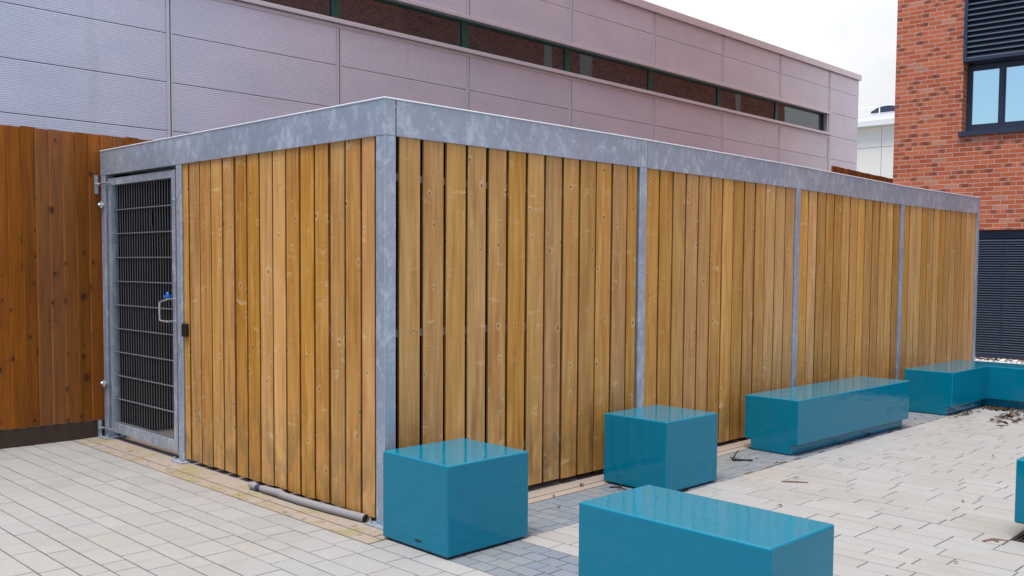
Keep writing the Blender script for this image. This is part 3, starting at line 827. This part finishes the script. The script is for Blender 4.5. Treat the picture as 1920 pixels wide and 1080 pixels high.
# window with frame, mullions, panes, sill
D = 0.22
m = MB()
s0, s1, z0, z1 = 1.145, 3.445, 3.995, 5.06
m.box((s0, D, z0), (s0 + 0.06, D + 0.08, z1), M=BM); m.box((s1 - 0.06, D, z0), (s1, D + 0.08, z1), M=BM)
m.box((s0 + 0.06, D, z0), (s1 - 0.06, D + 0.08, z0 + 0.06), M=BM); m.box((s0 + 0.06, D, z1 - 0.07), (s1 - 0.06, D + 0.08, z1), M=BM)
mul = [1.665, 2.245, 2.825]
for q in mul: m.box((q, D - 0.006, z0 + 0.06), (q + 0.062, D + 0.07, z1 - 0.07), M=BM)
win = part(m, "window", M_anth, bb)
ed = [s0 + 0.06] + [v for q in mul for v in (q, q + 0.062)] + [s1 - 0.06]
for a, b_ in zip(ed[::2], ed[1::2]):
    m = MB()   # inner sash profile
    m.box((a, D + 0.012, z0 + 0.06), (a + 0.022, D + 0.05, z1 - 0.07), M=BM); m.box((b_ - 0.022, D + 0.012, z0 + 0.06), (b_, D + 0.05, z1 - 0.07), M=BM)
    m.box((a + 0.022, D + 0.012, z0 + 0.06), (b_ - 0.022, D + 0.05, z0 + 0.08), M=BM); m.box((a + 0.022, D + 0.012, z1 - 0.09), (b_ - 0.022, D + 0.05, z1 - 0.07), M=BM)
    part(m, "sash", M_anth, win)
    m = MB(); m.box((a + 0.022, D + 0.03, z0 + 0.08), (b_ - 0.022, D + 0.036, z1 - 0.09), M=BM)
    part(m, "pane", M_gblue, win)
m = MB(); m.box((1.10, -0.05, 3.905), (3.49, D + 0.06, 3.935), M=BM); m.box((1.10, -0.05, 3.86), (3.49, -0.035, 3.904), M=BM); m.box((1.145, D - 0.01, 3.936), (3.445, D + 0.08, 3.994), M=BM)
part(m, "sill", M_anth, bb)
# upper louvre screen
m = MB(); lz0, lz1 = 5.085, 7.19
m.box((1.142, -0.045, lz0), (1.195, 0.10, lz1), M=BM); m.box((3.39, -0.045, lz0), (3.443, 0.10, lz1), M=BM); m.box((1.195, -0.045, lz0), (3.39, 0.10, lz0 + 0.045), M=BM)
m.box((1.142, 0.101, lz0), (3.443, 0.12, lz1), M=BM)
m.box((1.25, 0.121, lz0 - 0.02), (3.3, 0.20, lz0 + 0.02), M=BM)
lv = part(m, "louvre_screen", M_anth, bb)
m = MB(); z = lz0 + 0.05
def slat(m, sa, sb, z, depth, h, d0):
    p = [(d0, z), (d0, z + 0.010), (d0 + depth, z + h), (d0 + depth, z + h - 0.010)]
    A = [BM @ Vector((sa, d, zz)) for d, zz in p]; B_ = [BM @ Vector((sb, d, zz)) for d, zz in p]
    for k in range(4):
        j = (k + 1) % 4; m.quad([A[k], B_[k], B_[j], A[j]])
while z < lz1 - 0.05: slat(m, 1.196, 3.389, z, 0.075, 0.065, -0.035); z += 0.0875
part(m, "slats", M_louv, lv)
# wide low louvre
m = MB(); m.box((0.352, 0.12, 0.167), (6.198, 0.14, 2.288), M=BM)
m.box((0.352, 0.03, 0.167), (0.40, 0.12, 2.288), M=BM); m.box((6.15, 0.03, 0.167), (6.198, 0.12, 2.288), M=BM); m.box((0.40, 0.03, 0.167), (6.15, 0.119, 0.235), M=BM); m.box((0.40, 0.06, 2.15), (6.15, 0.119, 2.288), M=BM)
for q in (1.85, 3.3, 4.75): m.box((q, 0.028, 0.236), (q + 0.012, 0.119, 2.15), M=BM)
lv2 = part(m, "louvre_screen", M_anth, bb)
m = MB(); z = 0.24
while z < 2.14: slat(m, 0.401, 6.149, z, 0.045, 0.030, 0.032); z += 0.0405
part(m, "slats", M_louv, lv2)

# ================================================================== WHITE BUILDING
wh = thing("white_building", "plain white panelled building far off between the metal building and the brick wall", "building", (50, 16, 0))
m = MB()
ys = [8.0, 11.0, 14.0, 17.22, 20.3, 23.4, 26.5]
for a, b_ in zip(ys[:-1], ys[1:]):
    for z0, z1 in ((0, 2.0), (2.0, 4.0), (4.0, 6.0), (6.0, 8.09), (8.09, 9.18)):
        m.box((45.0, a + 0.015, z0 + 0.012), (45.1, b_ - 0.015, z1 - 0.012))
part(m, "wall_panel", M_cream, wh)
m = MB(); m.box((45.08, 8, 0), (60, 26.5, 9.15)); part(m, "wall", mat_simple("grey_joint", (0.5, 0.5, 0.48), 0.8), wh)
m = MB(); m.box((44.6, 7.8, 9.18), (60, 26.7, 9.50)); m.box((44.75, 7.9, 9.501), (60, 26.6, 9.80)); part(m, "roof", M_white, wh, bevel=0.02)
m = MB()
y = 8.0
for k in range(11): m.box((45.5, 8 + 1.6 * k, 9.80), (45.54, 8.04 + 1.6 * k, 10.35))
m.box((45.5, 8.0, 10.33), (45.54, 24.1, 10.36))
part(m, "roof_railing", M_white, wh)
ru = thing("rooftop_unit", "dark low ventilation unit with a curved lid on the white building roof", "ventilation unit", (47.5, 17.8, 9.80))
m = MB(); prof = [(17.05, 9.8), (18.55, 9.8), (18.55, 10.25), (18.2, 10.42), (17.75, 10.52), (17.3, 10.47), (17.05, 10.25)]
A = [(46.5, y, z) for y, z in prof]; B_ = [(48.5, y, z) for y, z in prof]
m.quad(A); m.quad(B_[::-1])
for k in range(7): m.quad([A[k], B_[k], B_[(k + 1) % 7], A[(k + 1) % 7]])
part(m, "housing", M_anth, ru)
m = MB(); m.box((46.42, 17.0, 10.10), (46.49, 18.6, 10.14)); m.box((46.42, 17.5, 9.81), (46.49, 17.54, 10.099)); part(m, "bracket", M_trim, ru)

# ================================================================== TEAL SEATS
def rounded_prism(poly, z0, z1, r, mat, name, parent=None, segs=4):
    bm = bmesh.new(); vs = [bm.verts.new((x, y, z0)) for x, y in poly]
    f = bm.faces.new(vs); ret = bmesh.ops.extrude_face_region(bm, geom=[f])
    for v in [e for e in ret['geom'] if isinstance(e, bmesh.types.BMVert)]: v.co.z = z1
    bmesh.ops.recalc_face_normals(bm, faces=bm.faces)
    bmesh.ops.bevel(bm, geom=list(bm.edges), offset=r, segments=segs, profile=0.5, affect='EDGES', clamp_overlap=True)
    me = bpy.data.meshes.new(name); bm.to_mesh(me); bm.free(); me.materials.append(mat)
    me.polygons.foreach_set('use_smooth', [True] * len(me.polygons))
    try: me.set_sharp_from_angle(angle=R(50))
    except Exception: pass
    o = bpy.data.objects.new(name, me); C.objects.link(o)
    md = o.modifiers.new("wn", 'WEIGHTED_NORMAL'); md.keep_sharp = True
    if parent: o.parent = parent
    return o
def stepped_block(x0, x1, y0, y1, h, st, zp, r, name, parent, along='x', skip=None, steps=(1, 1)):
    """a bench body and its recessed plinth moulded in one: a stepped section drawn along one axis"""
    a, b = (y0, y1) if along == 'x' else (x0, x1)
    s0, s1 = st * steps[0], st * steps[1]
    sec = [(a + s0, 0.004), (b - s1, 0.004)] + ([(b - s1, zp), (b, zp)] if s1 else []) + [(b, h), (a, h)] + ([(a, zp), (a + s0, zp)] if s0 else [])
    p0, p1 = (x0, x1) if along == 'x' else (y0, y1)
    bm = bmesh.new(); P = lambda q, e: (e, q[0], q[1]) if along == 'x' else (q[0], e, q[1])
    A = [bm.verts.new(P(q, p0)) for q in sec]; B_ = [bm.verts.new(P(q, p1)) for q in sec]
    bm.faces.new(A); bm.faces.new(B_[::-1]); n = len(sec)
    for k in range(n): bm.faces.new([A[k], B_[k], B_[(k + 1) % n], A[(k + 1) % n]])
    bmesh.ops.recalc_face_normals(bm, faces=bm.faces)
    ed = [e for e in bm.edges if skip is None or not all(abs(v.co.x - skip) < 1e-4 for v in e.verts)]
    bmesh.ops.bevel(bm, geom=ed, offset=r, segments=4, profile=0.5, affect='EDGES', clamp_overlap=True)
    me = bpy.data.meshes.new(name); bm.to_mesh(me); bm.free(); me.materials.append(M_teal)
    me.polygons.foreach_set('use_smooth', [True] * len(me.polygons))
    try: me.set_sharp_from_angle(angle=R(50))
    except Exception: pass
    o = bpy.data.objects.new(name, me); C.objects.link(o); o.parent = parent
    md = o.modifiers.new("wn", 'WEIGHTED_NORMAL'); md.keep_sharp = True
    return o
def rect(sx, sy, i0=0, i1=0, j0=0, j1=0): return [(i0, j0), (sx - i1, j0), (sx - i1, sy - j1), (i0, sy - j1)]
def cube_seat(x, y, rot, sx, sy, h, label, mark=False):
    t = thing("cube_seat", label, "seat", (x, y, 0), "glossy teal seats and benches in the paved yard", local=True, rz=R(rot))
    rounded_prism(rect(sx, sy), 0.012, h, 0.011, M_teal, "seat_block", t)
    rounded_prism(rect(sx, sy, .025, .025, .025, .025), 0.0, 0.0119, 0.002, M_black, "foot", t, 1)
    if mark:
        m = MB(); m.box((-0.002, 0.235, 0.052), (-0.0003, 0.285, 0.063)); o = part(m, "maker_plate", M_black, t)
    return t
G = "glossy teal seats and benches in the paved yard"
cube_seat(-0.151, -0.774, -0.73, 0.624, 0.601, 0.525, "glossy teal cube seat standing at the shelter's corner post", True)
cube_seat(1.895, -0.741, -0.58, 0.644, 0.588, 0.527, "glossy teal cube seat against the long plank wall by the first post after the corner")
t = thing("bench", "short glossy teal bench in the foreground cut off by the bottom of the picture", "bench", (-0.171, -2.78, 0), G, local=True, rz=R(-1.12))
rounded_prism(rect(0.533, 1.05), 0.09, 0.50, 0.011, M_teal, "seat_block", t)
rounded_prism(rect(0.533, 1.05, .07, .07), 0.002, 0.0895, 0.006, M_teal, "plinth", t)
t = thing("bench", "long glossy teal bench with a recessed plinth beside the second and third bays", "bench", (3.824, -0.713, 0), G, local=True, rz=R(-1.5))
t['label'] = "long straight teal bench between a cube seat and the L shaped bench"
stepped_block(0, 2.189, 0, 0.54, 0.488, 0.065, 0.095, 0.010, "seat_block", t)
t = thing("bench", "L shaped glossy teal bench turning the far corner of the yard", "bench", (7.11, -0.797, 0), G, local=True, rz=R(-0.6))
a, b_, wv, ln = 1.08, 0.553, 0.555, 2.9
stepped_block(0, a + 0.0098, 0, b_, 0.486, 0.065, 0.095, 0.010, "short_leg", t, skip=a + 0.0098)
stepped_block(a, a + wv, -ln, b_, 0.486, 0.065, 0.095, 0.010, "long_leg", t, along='y')
t = thing("bench", "teal bench just showing at the right edge of the picture by the drain grate", "bench", (2.53, -4.75, 0), G, local=True)
rounded_prism(rect(0.56, 1.88), 0.10, 0.49, 0.014, M_teal, "seat_block", t)
rounded_prism(rect(0.56, 1.88, .36, .05, .07, .07), 0.002, 0.0995, 0.006, M_teal, "plinth", t)

# ================================================================== DRAIN GRATE
dg = thing("drain_grate", "dark slotted drain grate let into the pale paving at the right edge", "drain", (2.65, -3.6, 0))
m = MB(); gx, gw, gy = 2.50, 0.29, -2.865
m.box((gx, -4.7, -0.02), (gx + 0.018, gy, 0.001)); m.box((gx + gw - 0.018, -4.7, -0.02), (gx + gw, gy, 0.001)); m.box((gx + 0.018, gy - 0.018, -0.02), (gx + gw - 0.018, gy, 0.001))
part(m, "frame", M_grate, dg)
m = MB(); y = gy - 0.03
while y > -4.65: m.box((gx + 0.0185, y - 0.012, -0.018), (gx + gw - 0.0185, y, -0.0005)); y -= 0.024
part(m, "bars", M_grate, dg)
m = MB(); x = 2.50
# ================================================================== LEAVES AND TWIGS
def leafmesh(rr, size, curl=0.25):
    m = MB(); n = 5; L_ = size; W_ = size * rr.uniform(0.35, 0.6)
    prev = None; tw = rr.uniform(-0.5, 0.5)
    for i_ in range(n + 1):
        f = i_ / n; wd = W_ * math.sin(math.pi * min(1, f * 0.95 + 0.03)) * rr.uniform(0.75, 1.2)
        z = 0.003 + curl * size * (0.5 - math.cos(f * 5 + tw) * 0.4)
        row = [(L_ * (f - 0.5), -wd / 2, z + wd * 0.35), (L_ * (f - 0.5), 0, z), (L_ * (f - 0.5), wd / 2, z + wd * rr.uniform(0.1, 0.5))]
        if prev:
            for k in range(2): m.quad([prev[k], row[k], row[k + 1], prev[k + 1]])
        prev = row
    m.tube([(L_ * 0.48, 0, 0.004), (L_ * 0.7, 0.1 * size, 0.006)], 0.0012, 4)
    return m
lf = random.Random(21)
def place_leaf(x, y, size, label, group=None, mat=None):
    o = leafmesh(lf, size).build("dead_leaf", mat or M_leaf)
    o.location = (x, y, 0.001); o.rotation_euler = (0, 0, lf.uniform(0, 6.28))
    tag(o, label, "leaf", group)
LG = "scraps of dead leaf on the paving"
place_leaf(3.428, -0.746, 0.06, "curled dark leaf lying where the grey setts meet pale paving near the long bench")
place_leaf(3.058, -1.126, 0.045, "dark leaf scrap just behind the pinkish stick")
place_leaf(3.972, -1.038, 0.045, "grey brown leaf scrap lying alone in front of the long straight bench")
place_leaf(6.882, -1.41, 0.13, "large curled brown leaf lying before the leaf litter of the L shaped bench")
place_leaf(6.70, -1.44, 0.08, "thin brown leaf beside the large curled leaf")
place_leaf(1.693, -0.125, 0.045, "small dark leaf beside the pale kerb stones under the first bay")
place_leaf(1.109, -0.433, 0.028, "tiny black leaf scrap on grey setts by the corner cube seat")
place_leaf(1.31, -0.2, 0.035, "dark leaf scrap at the edge of the pale concrete near the corner cube seat")
place_leaf(3.517, -0.50, 0.025, "tiny leaf scrap on grey setts just left of the long bench")
place_leaf(5.235, -0.72, 0.09, "dark leaf tucked against the long bench's plinth near its far end")
place_leaf(4.688, -0.73, 0.07, "dark leaf tucked against the long bench's plinth near its middle")
for (x, y, s_) in ((2.213, -1.471, 0.035), (3.234, -2.321, 0.032), (1.794, -2.803, 0.03), (6.893, -0.55, 0.035), (6.6, -0.6, 0.04), (4.536, -2.287, 0.04), (5.1, -1.9, 0.03)):
    place_leaf(x, y, s_, "small dark scrap of dead leaf lying alone on the paving", LG)
def twig(pts, r, label, mat=None, extra=None):
    m = MB().tube(pts, r, 6)
    for e in (extra or []): m.tube(e, [q * 0.8 for q in r[:len(e)]] if isinstance(r, list) else r * 0.8, 6)
    o = m.build("twig", mat or M_twig, smooth=True)
    c = Vector(pts[0]); 
    for v in o.data.vertices: v.co -= Vector((c.x, c.y, 0))
    o.location = (c.x, c.y, 0); tag(o, label, "twig")
twig([(3.300, -0.400, 0.008), (3.36, -0.49, 0.010), (3.40, -0.53, 0.008)], [0.012, 0.007, 0.008], "black forked twig on grey setts between a cube seat and the long bench", extra=[[(3.300, -0.400, 0.010), (3.40, -0.37, 0.05), (3.44, -0.37, 0.06)], [(3.29, -0.43, 0.01), (3.31, -0.37, 0.025)]])
twig([(2.88, -1.10, 0.005), (2.93, -1.16, 0.007), (3.00, -1.26, 0.005)], [0.006, 0.007, 0.004], "thin pinkish stick lying on the pale paving", M_twig2)
twig([(1.80, -0.30, 0.006), (1.86, -0.36, 0.010), (1.90, -0.33, 0.02)], [0.006, 0.007, 0.004], "black curled twig at the foot of the cube seat by the first post", extra=[[(1.84, -0.34, 0.008), (1.80, -0.40, 0.02), (1.83, -0.44, 0.006)]])
twig([(2.34, -2.76, 0.005), (2.42, -2.79, 0.008), (2.46, -2.86, 0.005)], [0.005, 0.006, 0.003], "bent brown twig lying near the drain grate", M_twig2, extra=[[(2.41, -2.79, 0.006), (2.39, -2.83, 0.006)]])
# litter heap inside the L shaped bench: nobody could count it
lm_ = MB()
def litter(cx, cy, sx, sy, n, zb=0.0, sz=(0.025, 0.06)):
    for _ in range(n):
        q = leafmesh(lf, lf.uniform(*sz), 0.15); a = lf.uniform(0, 6.28)
        ox, oy = lf.gauss(cx, sx), lf.gauss(cy, sy)
        for fc, uvv in zip(q.f, q.uv):
            lm_.quad([(q.v[k][0] * math.cos(a) - q.v[k][1] * math.sin(a) + ox, q.v[k][0] * math.sin(a) + q.v[k][1] * math.cos(a) + oy, q.v[k][2] + zb + 0.001) for k in fc], uvv)
litter(8.05, -0.98, 0.08, 0.09, 130); litter(7.60, -1.25, 0.24, 0.05, 120); litter(8.12, -1.5, 0.05, 0.25, 130); litter(7.35, -1.42, 0.10, 0.03, 30)
litter(7.35, -0.86, 0.18, 0.018, 40, sz=(0.02, 0.05)); litter(5.0, -0.70, 0.25, 0.01, 8, sz=(0.02, 0.04))
tag(lm_.build("leaf_litter", M_leaf), "drift of brown dead leaves in the inner corner of the L shaped bench", "leaves", kind='stuff')
lm_ = MB()
litter(12.19, 0.9, 0.02, 0.6, 45, 0.145, sz=(0.03, 0.07)); litter(12.55, 0.9, 0.12, 0.6, 130, 0.165, sz=(0.04, 0.09))
tag(lm_.build("leaf_litter", M_leaf), "dead leaves scattered over the white gravel under the wide louvre", "leaves", kind='stuff')
